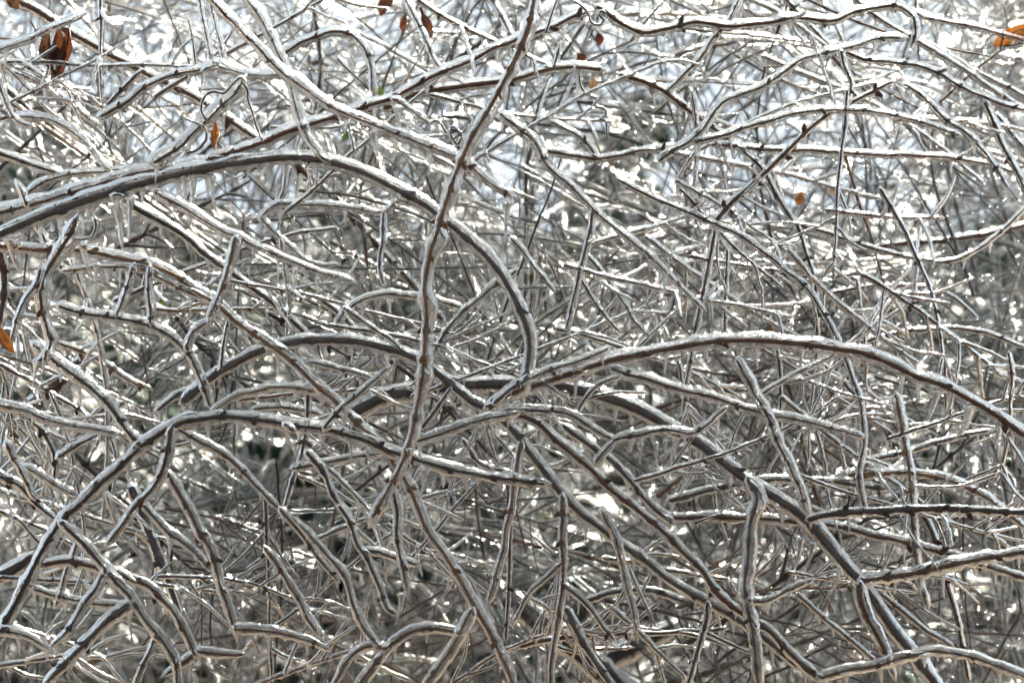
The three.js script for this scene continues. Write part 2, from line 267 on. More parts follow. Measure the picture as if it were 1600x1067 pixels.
const knobby = S(cane, 0, -1, 9, 24, '1166,748 1180,775 1176,800 1171,835 1170,870 1164,910 1170,960 1178,1010 1186,1075', { name: 'hanging_vine', lump: 0.22, node: 0.022 });
S(cane, -1, -1, 5, 14, '1168,940 1200,937 1235,921 1268,907', {});
I(cane, [[1250, 838, 58, 11, -0.2, -2.4], [1270, 846, 46, 10, -0.35, -2.4], [1312, 886, 50, 10, -0.45, -2.4], [1170, 800, 16, 10, 0, -3]]);
const curl = T('twig', 'slender crooked twig with raised blunt tip crossing in front of the thick grey cane', 'dark', -2, -3, 6, 16, '928,722 945,703 962,688 1000,680 1040,672 1080,678 1105,665 1122,648 1134,639', { key: 'the crooked raised twig', lump: 0.2 });
I(curl, [[1000, 690, 34, 9], [1025, 690, 38, 9], [1040, 686, 24, 8], [1120, 662, 34, 9, -0.1]]);
T('twig', 'long iced twig sloping right from the central fork beneath the drooping right branch', 'brown', -0.5, -1, 7, 20, '955,577 985,586 1045,603 1090,616 1125,623 1185,645 1230,654 1275,663 1310,672 1345,684', { key: 'the sloping iced twig', drip: 1.6, tipped: true });
T('twig', 'short dark twig leaning up right just below the central fork branch', 'dark', -1, -1, 5, 12, '903,640 915,621 930,604 948,596 966,590', {});
T('twig', 'iced twig slanting steeply down right to meet the thick cane at the right', 'dark', -2, 0, 5, 21, '1150,563 1165,590 1180,618 1197,648 1213,688 1232,728 1247,760 1258,797', { key: 'the steep right twig', node: 0.02 });
const leftFork = T('branch', 'dark forked branch at lower left rising to a pale three-way joint', 'dark', 0, 0, 12, 24, '-15,1008 5,975 20,950 40,910 60,865 85,825 104,804 125,788 155,760 190,728 218,699 245,680 270,665 300,655 340,650 400,657 450,664 500,672 560,686 620,708 680,726 740,740 800,752 850,757', { key: 'the left three-way joint', taperB: 0.55, drip: 1.5, node: 0.035 });
S(leftFork, 0.5, 0, 9, 24, '50,538 70,553 105,580 150,615 170,635 195,670 218,700', { name: 'fork', taperA: 0.7, taperB: 1 });
S(leftFork, -1, -2, 6, 16, '505,670 520,650 555,622 585,595 605,577', { tipped: true });
S(leftFork, -0.5, -1, 10, 18, '268,668 262,705 250,742 228,776 205,800 188,822 170,847', { bark: 'brown' });
S(leftFork, 0, 0, 7, 18, '272,668 310,690 350,712 372,730 402,762 432,792', { bark: 'brown' });
S(leftFork, -1, -1.6, 11, 20, '445,662 452,668 458,673', { name: 'stub', node: 9 });
I(leftFork, [[549, 692, 34, 10, -0.05], [664, 730, 46, 13, -0.15], [575, 700, 18, 8], [780, 757, 22, 16], [725, 742, 24, 8], [702, 740, 18, 8], [505, 680, 14, 10], [395, 668, 12, 14]]);
const dipper = T('twig', 'dark iced twig at left bending down with two upright shoots on it', 'dark', 0, 0.5, 7, 20, '90,480 130,491 180,497 235,510 270,530 292,550 306,577 318,606 326,634', { key: 'the twig with two upright shoots' });
S(dipper, 0, -0.6, 5, 16, '181,494 190,468 199,445 207,416', { node: 0.012 });
S(dipper, 0, -0.6, 5, 16, '235,508 233,470 231,445 233,418', { node: 0.012 });
S(dipper, 0, -1, 5, 17, '288,546 300,520 315,508 326,503', {});
const ochre = T('branch', 'long ochre branch running diagonally from the left edge down to bottom centre', 'tan', 1.5, 0, 10, 22, '-20,384 20,386 60,390 120,392 180,402 230,415 270,430 300,450 335,475 365,500 400,527 440,552 475,586 520,626 548,652 582,683 610,720 640,765 660,812 690,862 720,910 748,958 766,988 790,1040 806,1090', { key: 'the long ochre diagonal', node: 0.04 });
S(ochre, 1, 0.5, 5, 17, '505,615 470,607 440,605 400,612 365,622 335,642', {});
S(ochre, 1, 0.8, 6, 16, '340,478 300,460 260,440 215,420 160,418 100,424', {});
I(ochre, [[480, 598, 16, 10], [640, 772, 20, 10], [705, 905, 30, 9, -0.6]]);
T('branch', 'dark glossy cane slanting down right beneath the grey arch on the left', 'dark', 6, 5, 13, 19, '188,308 205,321 250,346 290,371 320,396 360,426 400,456 425,474 450,496 480,524', { key: 'the dark glossy cane', node: 0.08, wob: 0.1, knot: 0.2 });
const mid1 = T('twig', 'iced twig slanting gently right below the grey arch, ending left of the tall stem', 'brown', 0, -0.5, 6, 20, '240,300 290,326 345,360 366,369 400,386 440,402 500,426 548,441', { key: 'the gently slanting twig', tipped: true });
S(mid1, -0.8, -1.6, 9, 19, '369,370 357,412 347,448 338,470 326,497', { name: 'side_twig', bark: 'tan' });
I(mid1, [[462, 420, 34, 9, -0.15], [497, 432, 26, 8]]);
const tops = T('twig', 'straight brown twig in thick clear ice descending from top left to the tall stem', 'red', -1, -3, 6, 22, '318,-15 330,0 365,38 400,72 440,115 480,143 520,168 565,188 620,210 670,230 712,246', { key: 'the straight top twig', ecc: 0.85 });
S(tops, -2.5, -2, 7, 21, '714,246 740,266 770,289 798,307', { tipped: true, name: 'spur' });
I(tops, [[792, 312, 70, 13, -0.06], [622, 165, 60, 13, 0.08], [640, 190, 52, 10, -0.1], [585, 205, 40, 18, 0.1]]);
T('twig', 'iced twig dropping from the top edge to meet the crown of the grey arch', 'dark', 0, 0, 4, 23, '368,-20 385,0 412,38 432,80 448,115 456,148 468,190 484,222 508,250', { ecc: 0.6 });
T('twig', 'thin upright twig hanging from the top edge left of the straight top twig', 'dark', 0.5, 0.5, 3, 13, '309,-12 313,10 322,58 331,98', { drip: 0 });
T('twig', 'second thin upright twig from the top edge, beside the straight top twig', 'dark', 0.8, 0.5, 3, 13, '324,-10 330,12 341,60 350,100', { drip: 0 });
T('twig', 'nearly clear ice-laden twig running level under the straight top twig', 'dark', 0, 0, 2.5, 18, '318,112 334,104 358,110 395,118 445,117', { lump: 0.25, drip: 2 });
T('branch', 'soft brown branch falling from the upper left corner behind a dead leaf', 'brown', 14, 12, 14, 21, '5,-12 25,2 60,20 100,45 150,75 200,100 250,125 310,155 365,192 410,222', { key: 'the upper left brown branch', node: 0.06 });
T('twig', 'pale iced twig rising right across the curled dead leaf at top left', 'dark', -1, -1, 3, 18, '-20,84 0,78 40,65 82,45 132,24', { key: 'the pale twig at upper left', tipped: true });
T('twig', 'small hooked twig hanging at the left edge below the curled dead leaf', 'dark', -1, -1, 4.5, 14, '-5,118 2,145 14,175 26,190 50,198', { tipped: true });
T('twig', 'iced twig slanting down right from the left edge under the curled dead leaf', 'brown', 5, 4, 4, 14, '-15,98 0,105 50,125 92,149 140,187', {});
T('twig', 'thin twig slanting down right parallel and close above another below the dead leaf', 'brown', 6, 5, 4, 13, '12,78 30,95 62,121 100,150 130,180 152,197', {});
T('twig', 'brown iced twig rising right toward the hanging top twigs at upper left', 'brown', 2, 1, 7, 17, '155,184 190,166 230,136 272,118 325,107', { key: 'the rising twig at upper left' });
T('twig', 'short bare brown twig crossing the soft brown branch at upper left', 'brown', 11, 10, 8, 10, '168,162 190,140 218,112', {});
T('twig', 'dark twig at the left edge above the grey arch, coated on top', 'dark', 2, 2, 9, 19, '-15,236 0,241 40,255 85,270', {});
T('twig', 'almost clear curved icy twig bending down right above the grey arch', 'grey', 3, 2, 3, 17, '25,184 70,186 102,200 130,221 150,245 168,265', { lump: 0.2 });
const vine = T('vine_stem', 'lumpy glassy vine with black tendrils above the crown of the grey arch', 'grey', -1, -1, 8, 26, '238,254 262,244 285,230 302,208 325,186 345,166 365,150 381,128', { key: 'the lumpy tendril vine', lump: 0.28, node: 0.02 });
S(vine, -2, -2, 5, 6.4, '322,188 314,172 318,154 332,144 350,146 364,132 376,122 384,128', { name: 'tendril', bark: 'dark', lump: 0.08, buds: 0, drip: 0, node: 9 });
S(vine, -2, -2, 5, 6.4, '381,130 387,142 388,158 394,176 400,196 410,220', { name: 'tendril', bark: 'dark', lump: 0.08, buds: 0, drip: 0, node: 9 });
S(vine, -2, -2, 5, 6.4, '292,238 306,236 318,226 322,212 318,198 300,190 290,186', { name: 'tendril', bark: 'dark', lump: 0.08, buds: 0, drip: 0, node: 9 });
I(vine, [[385, 140, 40, 8], [350, 175, 26, 7]]);
const rust = T('branch', 'rust-brown branch climbing right from above the grey arch to the top', 'red', 1, 3, 10, 21, '325,248 370,236 400,225 440,211 500,191 545,178 580,165 615,153 650,135 700,112 740,95 780,72 812,60 830,55 860,42 892,28 920,20', { key: 'the climbing rust branch', ecc: 0.75 });
S(rust, 0.5, 0, 4, 17, '612,155 640,172 668,193', { tipped: true });
const topR = T('branch', 'dark brown branch running level along the top right with a bent end', 'brown', 1, 2, 9, 18, '932,12 945,18 962,31 1005,51 1050,45 1085,36 1130,41 1200,37 1250,28 1302,33 1332,20 1372,12 1402,11 1426,24', { key: 'the level top branch' });
S(topR, 2, 2, 8, 15, '1426,26 1429,48 1423,72', { tipped: true });
S(topR, 0, 0, 5, 6.4, '946,22 940,17 936,22 944,32 938,39 924,36 917,20 906,8 890,-2', { name: 'tendril', bark: 'dark', lump: 0.08, buds: 0, drip: 0, node: 9 });
S(topR, 0, 0, 5, 6.4, '853,52 862,25 870,0 874,-10', { name: 'tendril', bark: 'dark', lump: 0.08, buds: 0, drip: 0, node: 9 });
const back1 = T('branch', 'grey-brown branch behind the tall stem near the top with a thorny joint', 'brown', 7, 6, 13, 19, '600,172 660,147 720,137 800,126 850,112 900,105 938,109', { key: 'the thorny joint branch', node: 0.09 });
S(back1, 6, 6, 8, 11, '862,108 868,90 873,68', { name: 'thorn', buds: 0, tipped: true, taperB: 0.3 });
S(back1, 6, 5, 5, 6.4, '905,112 908,135 922,150 932,153 930,165 944,172 945,182 936,186 947,190 948,212', { name: 'tendril', bark: 'dark', lump: 0.08, buds: 0, drip: 0, node: 9 });
const drop1 = T('branch', 'mid-brown branch slanting down right near top centre with a rising side twig', 'brown', 5, 6, 10, 16, '968,119 1000,126 1030,140 1050,155 1080,175 1100,190 1130,212 1155,232 1190,262', { key: 'the slanting top centre branch' });
S(drop1, 5, 4, 6, 14, '1043,143 1070,115 1096,90 1110,65 1136,34 1158,-5', {});
const long1 = T('twig', 'long straight twig slanting down right across the upper centre to a dark tip', 'brown', 1, 0, 6, 17, '780,178 800,195 830,216 860,266 885,286 925,326 965,361 1010,396 1050,435 1075,460 1098,482', { key: 'the long straight twig', tipped: true });
S(long1, 0.5, 0.5, 6, 14, '925,325 922,360 912,400 905,425 895,470 884,512', {});
const v1 = T('twig', 'shallow V-shaped dark twig in the upper centre right of the tall stem', 'brown', 2, 2, 7, 14, '855,235 900,245 932,249 975,241 1018,234 1062,228', { key: 'the shallow V twig' });
S(v1, 2, 3, 6, 13, '932,249 918,225 880,200 860,190', {});
const rise1 = T('branch', 'dark twig rising in steps from upper centre toward the top right', 'dark', 1, 3, 6, 16, '1030,252 1060,231 1090,212 1125,165 1160,148 1202,130 1255,93 1310,80 1370,62 1412,60', { key: 'the stepped rising twig' });
S(rise1, 2, 2.5, 6, 13, '1312,80 1320,105 1329,130 1326,160', {});
S(rise1, 1.2, 2, 6, 14, '1085,223 1140,209 1200,190 1260,175 1330,172 1390,180 1450,195 1498,212', { name: 'fork' });
const bar = T('branch', 'bare brown branch rising right from upper centre in the right half', 'brown', 3, 4, 10, 13, '1118,345 1150,311 1200,265 1240,226 1280,191 1320,166 1360,146 1395,128', { key: 'the bare rising branch' });
S(bar, 3, 3, 6, 13, '1119,348 1112,380 1106,410 1099,450 1089,500 1083,534 1074,590 1066,640', {});
const sag = T('branch', 'thin dark branch that sags in a long U across the right side', 'dark', 5, 9, 6, 12, '1150,225 1190,265 1215,310 1243,347 1300,367 1360,388 1425,403 1470,410 1510,400 1555,370 1605,322 1640,290', { key: 'the sagging U branch', node: 0.05 });
S(sag, 5, 8, 6, 10, '1243,347 1258,395 1272,440 1277,500 1275,560', {});
T('branch', 'iced twig curving down right past the sagging branch to the right end of the slope', 'dark', 2, 1, 6, 14, '965,280 1010,305 1060,327 1105,345 1150,366 1200,400 1230,425 1260,451 1285,486 1304,525 1322,565 1338,612 1346,650 1348,695 1341,745 1352,800', { key: 'the long curving right twig', node: 0.035 });
T('branch', 'blurred bare brown stem lying nearly level behind the sagging branch', 'brown', 45, 40, 13, 15, '1200,430 1220,425 1300,406 1350,393 1400,384 1460,377 1540,366 1620,350', { key: 'the blurred level stem', drip: 0 });
T('twig', 'thin blurred arched twig below the sagging branch at the right', 'brown', 25, 25, 5, 9, '1282,462 1340,450 1400,447 1450,450 1490,465 1525,495', {});
T('twig', 'thin arched twig above the drooping branch near the right edge', 'brown', 14, 14, 6, 11, '1345,535 1410,520 1470,514 1530,518 1600,542', {});
T('branch', 'thin level branch crossing the upper right under the bare rising branch', 'brown', 5, 7, 6, 13, '1112,226 1200,235 1270,235 1340,240 1400,243 1470,245 1545,257 1610,278', { key: 'the level upper right branch' });
T('branch', 'dark twig falling to the right edge below the level top branch', 'dark', 4, 6, 7, 14, '1322,84 1360,95 1400,98 1440,106 1470,116 1500,135 1530,150 1575,166 1620,176', { key: 'the falling upper right twig' });
T('twig', 'thin twig dropping from the top edge through the level top branch', 'brown', 8, 6, 6, 12, '1218,-12 1250,25 1280,56 1306,82', {});
T('twig', 'straight dark twig slanting to the right edge, highest in the upper right bundle', 'brown', 8, 8, 5, 13, '1378,-12 1440,25 1500,38 1560,52 1620,70', {});
T('twig', 'straight dark twig slanting to the right edge, second in the upper right bundle', 'brown', 7, 7, 5, 14, '1330,-6 1360,20 1400,45 1450,75 1500,105 1550,140 1620,184', {});
T('twig', 'thin twig slanting under the orange dead leaf at the right edge', 'brown', 9, 9, 5, 12, '1430,60 1480,85 1520,110 1560,130 1620,160', {});
T('twig', 'iced twig slanting steeply down right in the upper right, crossing the level branch', 'dark', 4, 5, 6, 15, '1415,132 1450,160 1482,191 1505,206 1530,230 1552,258 1572,290', {});
T('twig', 'stout dark twig dropping steeply close to the right edge', 'brown', 5, 6, 8, 15, '1538,160 1553,195 1568,230 1588,268 1602,300', {});
T('twig', 'thin twig leaning down right at the right edge beside the stout steep one', 'dark', 9, 9, 5, 12, '1556,180 1580,208 1620,256', {});
T('branch', 'blurred brown upright stem at the top left of centre', 'brown', 40, 38, 11, 13, '486,-20 490,0 497,50 500,100 495,150 487,195 480,250', { drip: 0 });
T('branch', 'blurred tan upright stem right of the tall stem in upper centre', 'tan', 45, 45, 14, 16, '826,235 829,270 831,330 831,420 828,470', { drip: 0 });
T('branch', 'brown stem leaning from the top edge into the tall stem', 'brown', 16, 12, 12, 15, '758,-20 768,5 785,30 803,62', {});
T('twig', 'slim iced twig leaning from the top edge down to the climbing rust branch', 'dark', 8, 5, 5, 13, '630,-5 645,22 660,52 676,90 692,118', {});
T('twig', 'arched lumpy icy twig near top left of centre dripping underneath', 'brown', 9, 8, 7, 17, '445,84 470,68 495,58 522,50 548,55 568,74 579,104 581,142', { lump: 0.22, drip: 2.5, key: 'the dripping arched twig' });
const h1 = T('twig', 'level iced twig below the grey arch with a hanging side shoot', 'dark', 3, 2, 4, 14, '405,342 420,326 440,319 480,320 550,325 598,331 622,314', { key: 'the level twig below the arch' });
S(h1, 2, 1, 5, 12, '599,332 597,380 592,418 597,442', {});
S(h1, 3, 3, 3, 11, '404,340 430,320 441,302 446,270 450,235', {});
T('twig', 'thin iced twig slanting right to a bent end under the level twig', 'dark', 3, 2, 3.5, 13, '402,338 440,374 478,408 498,415 526,415', {});
T('branch', 'blurred brown branch slanting behind the grey arch left of the tall stem', 'brown', 28, 30, 13, 16, '440,235 465,262 520,310 570,360 600,396 640,442 690,500', { key: 'the blurred brown slant', drip: 0 });
T('twig', 'iced twig arching low between the gently slanting twig and the tall stem', 'brown', 2, 3, 5, 16, '522,512 535,490 556,474 600,460 640,463 680,469 722,481', {});
T('twig', 'iced twig rising right from behind the tall stem toward the grey arch', 'grey', 3, 2, 7, 16, '672,560 684,538 704,508 732,480 782,440 806,424', {});
T('branch', 'dark twig slanting down right just above the low grey-brown arch', 'dark', 7, 5, 9, 15, '494,464 520,482 545,505 566,536', {});
const lump1 = T('vine_stem', 'lumpy ice-thick vine hanging down the left side below the grey arch', 'brown', -2, -1, 10, 28, '118,340 112,362 98,384 80,410 66,440 64,480 71,512 76,540 60,565', { key: 'the lumpy left vine', lump: 0.28, node: 0.02 });
S(lump1, -2.5, -2.5, 5, 6.4, '149,341 149,356 141,371 128,375 114,373', { name: 'tendril', bark: 'dark', lump: 0.08, buds: 0, drip: 0, node: 9 });
S(lump1, -2, -2, 6, 14, '62,420 55,445 38,470 24,505 18,530', { lump: 0.2 });
I(lump1, [[130, 375, 60, 14, 0.25], [150, 410, 46, 11, -0.05], [72, 545, 40, 12, -0.15], [55, 560, 50, 10, -0.1]]);
T('twig', 'brown twig slanting down right behind the lumpy left vine', 'brown', 2, 2, 7, 14, '45,335 56,352 75,386 98,424', {});
T('branch', 'brown stem cut by the left edge beside the lumpy left vine', 'brown', 4, 4, 16, 19, '-2,380 4,430 3,480 -3,530', {});
T('twig', 'stubby capped twig standing above the grey arch near the left edge', 'dark', 0, 0, 6, 17, '40,322 34,305 25,287', { tipped: true });
T('twig', 'thin reddish twig lying above the reddish sleeve branch at left', 'red', 4, 4, 5, 14, '35,308 70,285 110,273 160,268 215,261', {});
// lower left
const lowDiag = T('branch', 'dark brown branch descending right from the lower left forks to bottom left', 'dark', -1, -1, 9, 22, '92,816 130,850 160,885 190,920 206,936 225,965 242,986 262,1012 274,1040 276,1075', { key: 'the low left diagonal' });
S(lowDiag, -1, -1.5, 7, 18, '164,886 150,920 130,945 105,985 84,1006', {});
S(lowDiag, -1, -1, 14, 24, '206,938 170,970 140,1000 110,1030 76,1066', { name: 'fork', bark: 'grey' });
S(lowDiag, -1, -1, 6, 14, '242,987 235,1012 220,1045 208,1075', {});
const lowArch = T('branch', 'reddish-brown arched branch low at left, over the low left diagonal', 'red', 1, 0, 11, 20, '60,884 100,878 130,882 160,890 200,903 230,916 255,940 270,955 286,986 300,1012 306,1022', { key: 'the low reddish arch' });
S(lowArch, 0, -0.5, 8, 18, '308,1018 345,1022 378,1022', { lump: 0.22 });
S(lowArch, 0, -0.5, 14, 21, '302,1022 284,1036 262,1052', { tipped: true });
T('branch', 'broad smooth dark grey cane leaning behind the low reddish arch', 'grey', 9, 8, 19, 23, '205,760 220,800 232,840 248,880 262,912 280,960', { node: 0.1 });
T('twig', 'iced twig slanting down right at lower left, ice hanging along its underside', 'dark', 0, 0, 6, 18, '218,780 236,802 260,830 292,852 327,888', {});
const b6 = T('branch', 'tall brown branch leaning down right in the lower left quarter', 'brown', 0, -0.5, 9, 22, '262,738 280,775 296,803 310,830 325,850 336,880 346,920 358,958 366,988', { key: 'the leaning lower left branch' });
S(b6, -0.5, -1, 6, 19, '364,985 400,985 440,990 480,1000 508,1014', { tipped: true });
T('twig', 'iced twig curving down at far lower left beside the dark fork', 'brown', 1, 1, 6, 14, '120,848 104,890 94,925 86,945', {});
T('log_branch', 'thick dark brown limb entering at the left edge near the bottom', 'dark', 4, 6, 30, 33, '-30,915 0,898 24,886 50,868', { node: 0.09 });
T('twig', 'thin level iced twig beneath the low reddish arch', 'dark', 1, 1, 5, 16, '45,918 100,934 150,943 196,946', {});
T('twig', 'thick-iced twig at the left edge close to the bottom', 'dark', -1, -1, 5, 22, '-15,982 0,985 30,990 56,1002 72,1014', { tipped: true });
const b16 = T('branch', 'iced branch humped low at bottom centre left', 'brown', -1, -1, 8, 21, '552,1078 590,1032 606,1012 640,988 680,981 722,990', { key: 'the humped bottom branch' });
S(b16, -1, -1, 7, 18, '604,1014 575,1008 545,1030 518,1070', {});
S(b16, -1, -1.5, 5, 17, '590,1005 574,990 552,950 540,905 505,860 460,812', {});
T('twig', 'dark iced twig slanting down right in lower left, left twig of a close pair', 'dark', -0.5, -1, 6, 16, '436,796 470,835 495,870 526,906', { tipped: true });
T('twig', 'brown iced twig slanting right above the bottom edge at left of centre', 'brown', 1, 1, 6, 16, '412,856 450,910 475,955 492,988', {});
T('twig', 'stout iced twig hanging straight down below the tall stem tip, ending in an icicle', 'dark', -1, -1.5, 8, 21, '613,768 620,800 620,840 627,880 633,920', { tipped: true, key: 'the hanging stout twig' });
I(things.at(-1), [[628, 925, 50, 11, -0.2]]);
const b21 = T('twig', 'dark zigzag twig left of the hanging stout twig with two downward tips', 'dark', 0.5, 0, 7, 15, '530,790 545,812 560,855 572,872 590,910 605,950 616,958', {});
S(b21, 0.5, 0.5, 6, 16, '566,860 600,866 650,882', {});
T('branch', 'upright brown twig between the long ochre diagonal and the lower centre', 'tan', 1, 0, 8, 16, '812,690 802,768 787,848 778,888 762,935', { key: 'the upright lower centre twig' });
T('branch', 'heavily iced twig leaning left at the bottom beside the long ochre diagonal', 'tan', -1, -1, 8, 22, '738,952 716,990 692,1030 662,1075', {});
T('twig', 'thin upright dark twig right of the long ochre diagonal near the bottom', 'dark', 5, 5, 6, 10, '797,815 795,900 790,1000', {});
const b26 = T('branch', 'upright brown twig with spreading side shoots hanging below the central descent', 'brown', 0, -1, 8, 15, '878,772 878,820 878,870 878,916 872,952 865,1000 859,1075', { key: 'the spreading hanging twig' });
S(b26, -0.5, -0.5, 7, 15, '879,915 905,932 925,955 957,998', { tipped: true });
S(b26, -0.5, -0.5, 5, 12, '876,880 850,905 825,930 802,972', { tipped: true });
I(b26, [[948, 1000, 34, 9, -0.2], [803, 960, 22, 8]]);
T('twig', 'iced twig dangling from mid bottom, sheathed and dripping at its lower tip', 'brown', -1, -1, 5, 17, '938,795 960,840 975,900 985,940 993,982', { tipped: true });
I(things.at(-1), [[985, 985, 32, 9, -0.2]]);
T('branch', 'grey cane leaning down right at the bottom, crossing the dark fallen log', 'grey', 3, 2, 13, 18, '884,950 910,1000 935,1040 962,1080', {});
T('log_branch', 'thick dark log slanting down right at the bottom of the thicket', 'dark', 34, 30, 46, 48, '800,930 830,958 870,990 920,1030 985,1085', { key: 'the dark fallen log', node: 0.2, buds: 0 });
T('log_branch', 'thick dark log rising right at the bottom, meeting the other log', 'dark', 36, 40, 40, 42, '930,1062 960,1030 1000,1005 1050,978', { node: 0.2, buds: 0 });
T('branch', 'low arched iced branch behind the dangling twig at mid bottom', 'grey', 10, 10, 9, 15, '915,938 960,925 1000,922 1040,930 1090,945', {});
T('twig', 'dark twig hanging down from the central descent near the bottom', 'dark', 0, 0, 7, 13, '1105,940 1102,970 1092,1005 1080,1045 1070,1085', {});
// lower right
T('branch', 'brown branch falling across the lower right, passing under the level dark fork', 'brown', 5, 3, 9, 18, '1035,809 1100,808 1200,812 1250,815 1310,823 1360,836 1400,843 1440,855 1500,870 1560,890 1620,910', { key: 'the falling lower right branch' });
T('branch', 'wavy iced twig along the bottom right edge with small buds', 'brown', -1, -1, 6, 19, '1280,1060 1310,1051 1350,1044 1382,1037 1402,1031 1460,1018 1500,1022 1548,1036 1620,1066', { key: 'the wavy bottom right twig' });
T('branch', 'smooth grey cane running between the central descent and the thick cane', 'grey', 5, 4, 11, 17, '880,664 912,690 936,706 962,727 987,752 1012,782 1050,815', {});
T('twig', 'thin ochre twig slanting down right left of the lower right fork', 'tan', 5, 4, 5, 11, '1245,928 1280,960 1315,988 1340,1010 1375,1040', {});
T('twig', 'thin brown twig slanting down from the lower right fork', 'brown', 7, 7, 5, 12, '1368,922 1410,955 1440,980 1485,1008', {});
T('branch', 'dark upright branch in the lower right bending toward the bottom', 'brown', 9, 8, 9, 14, '1438,795 1452,828 1465,862 1478,910 1490,950 1500,1000 1512,1060', { key: 'the dark upright at lower right' });
T('branch', 'pale icy upright twig at the right, below the drooping branch', 'tan', 5, 3, 7, 18, '1398,616 1408,660 1417,715 1423,770 1425,815 1429,870 1446,946', { key: 'the pale icy upright', lump: 0.18, ecc: 0.6 });
T('branch', 'ochre iced branch bending down toward the right edge below the drooping branch', 'tan', 5, 4, 8, 17, '1310,746 1350,741 1400,739 1440,741 1480,750 1520,767 1562,792 1600,822', { key: 'the bending ochre branch' });
T('branch', 'grey iced cane lying nearly level under the steep right twig', 'grey', 4, 4, 10, 17, '1045,784 1100,766 1150,757 1220,750 1300,753 1350,760 1384,765', { key: 'the level grey cane' });
T('twig', 'thin upright dark twig below the drooping branch, left of the long curving one', 'dark', 6, 6, 5, 10, '1213,545 1219,600 1218,660 1222,700', {});
T('twig', 'grey twig slanting down right behind the long curving right twig', 'grey', 12, 12, 8, 12, '1285,570 1330,610 1370,652 1402,714', {});
T('twig', 'thin pale twig rising gently right near the right edge', 'dark', 8, 8, 5, 12, '1355,720 1420,705 1470,690 1545,673', {});
// left middle
T('branch', 'ochre twig slanting right above the left three-way joint', 'tan', 5, 5, 7, 14, '90,536 135,553 165,570 195,592 232,607', {});
T('twig', 'iced twig rising right under the low grey-brown arch', 'dark', 2, 2, 6, 15, '246,642 275,620 310,604 335,594', {});
T('twig', 'upright dark twig just left of the low grey-brown arch', 'dark', 2, 1, 5, 12, '336,604 345,570 349,540 356,500', {});
T('log_branch', 'broad blurred brown limb behind the dark left fork', 'brown', 24, 24, 27, 29, '40,660 62,632 105,588 140,552', { buds: 0 });
T('branch', 'dark twig bending straight down at the left under a dripping level twig', 'dark', 3, 3, 9, 13, '45,650 68,680 84,712 85,760', {});
const drip1 = T('twig', 'level dripping iced twig at the left edge above the dark fork', 'dark', 0, 0, 5, 19, '-10,633 10,637 40,642 62,652 92,661 122,668 150,671 178,677', { key: 'the dripping left twig', drip: 2.4, tipped: true });
I(drip1, [[150, 684, 22, 7], [182, 682, 40, 9, 0.2], [28, 652, 30, 7]]);
T('twig', 'iced twig rising right under the dripping level twig at left', 'dark', 2, 2, 6, 15, '90,716 120,696 152,680', {});
T('twig', 'thick-iced twig slanting right into the dark fork at left', 'dark', 0, 0, 4, 17, '36,728 60,742 90,760 116,774', {});
T('branch', 'dark branch slanting down right from the left edge to the dark fork', 'dark', 1, 1, 9, 17, '-15,738 0,746 30,761 55,786 82,808', {});
T('vine_stem', 'lumpy frosted stub of vine hanging at the left edge above the bottom', 'red', -1, -1, 6, 16, '8,690 18,712 30,732 42,755 50,776', { lump: 0.26, node: 0.012 });
T('twig', 'short iced twig ending left of the long ochre diagonal near centre', 'dark', 2, 2, 4, 14, '484,566 520,574 555,583 578,590', { tipped: true });
T('twig', 'level glassy twig above the long iced fork left of centre', 'dark', 3, 3, 4, 14, '396,640 430,636 475,641 500,648', {});
T('twig', 'upright brown twig passing behind the long iced fork left of centre', 'brown', 3, 2, 8, 12, '482,615 479,660 470,712 456,752 444,790', {});
T('twig', 'thin dripping twig below the long iced fork left of centre', 'dark', 2, 2, 5, 14, '456,732 500,725 550,715 596,708', { drip: 2.2 });
T('branch', 'iced branch slanting down right under the long iced fork left of centre', 'dark', 1, 1, 9, 18, '478,706 505,740 525,780 545,812', {});
T('twig', 'thin twig slanting right below the thin dripping one left of centre', 'dark', 2, 2, 4, 11, '512,732 550,770 580,800', {});
T('twig', 'iced twig rising right from the tall stem to the central fork', 'dark', -2, 0, 6, 19, '650,690 690,678 740,660 780,650 806,646', { drip: 2 });
I(things.at(-1), [[682, 686, 14, 14], [755, 662, 22, 8]]);
T('twig', 'short dark twig rising right of the tall stem toward the central fork', 'dark', 0, 0, 6, 12, '660,668 680,640 702,608', {});
T('twig', 'thin iced twig slanting right below the central fork, left part', 'dark', 5, 5, 5, 12, '722,688 745,720 758,728 805,742', {});
T('twig', 'thin dark twig dropping right below the shallow V twig', 'dark', 5, 5, 4, 12, '918,400 950,440 975,475 990,500 1012,524', {});
T('twig', 'dark twig slanting down right under the long straight twig', 'dark', 4, 4, 5, 11, '902,428 925,465 945,495 967,518', {});
T('twig', 'short iced twig with dark tip right of the grey arch', 'dark', -0.5, -0.5, 4.5, 14, '798,372 825,405 845,430 864,454', { tipped: true });
T('twig', 'thin upright dark twig right of the dark tip of the long straight twig', 'dark', 6, 6, 4, 9, '1136,390 1133,450 1132,530', {});

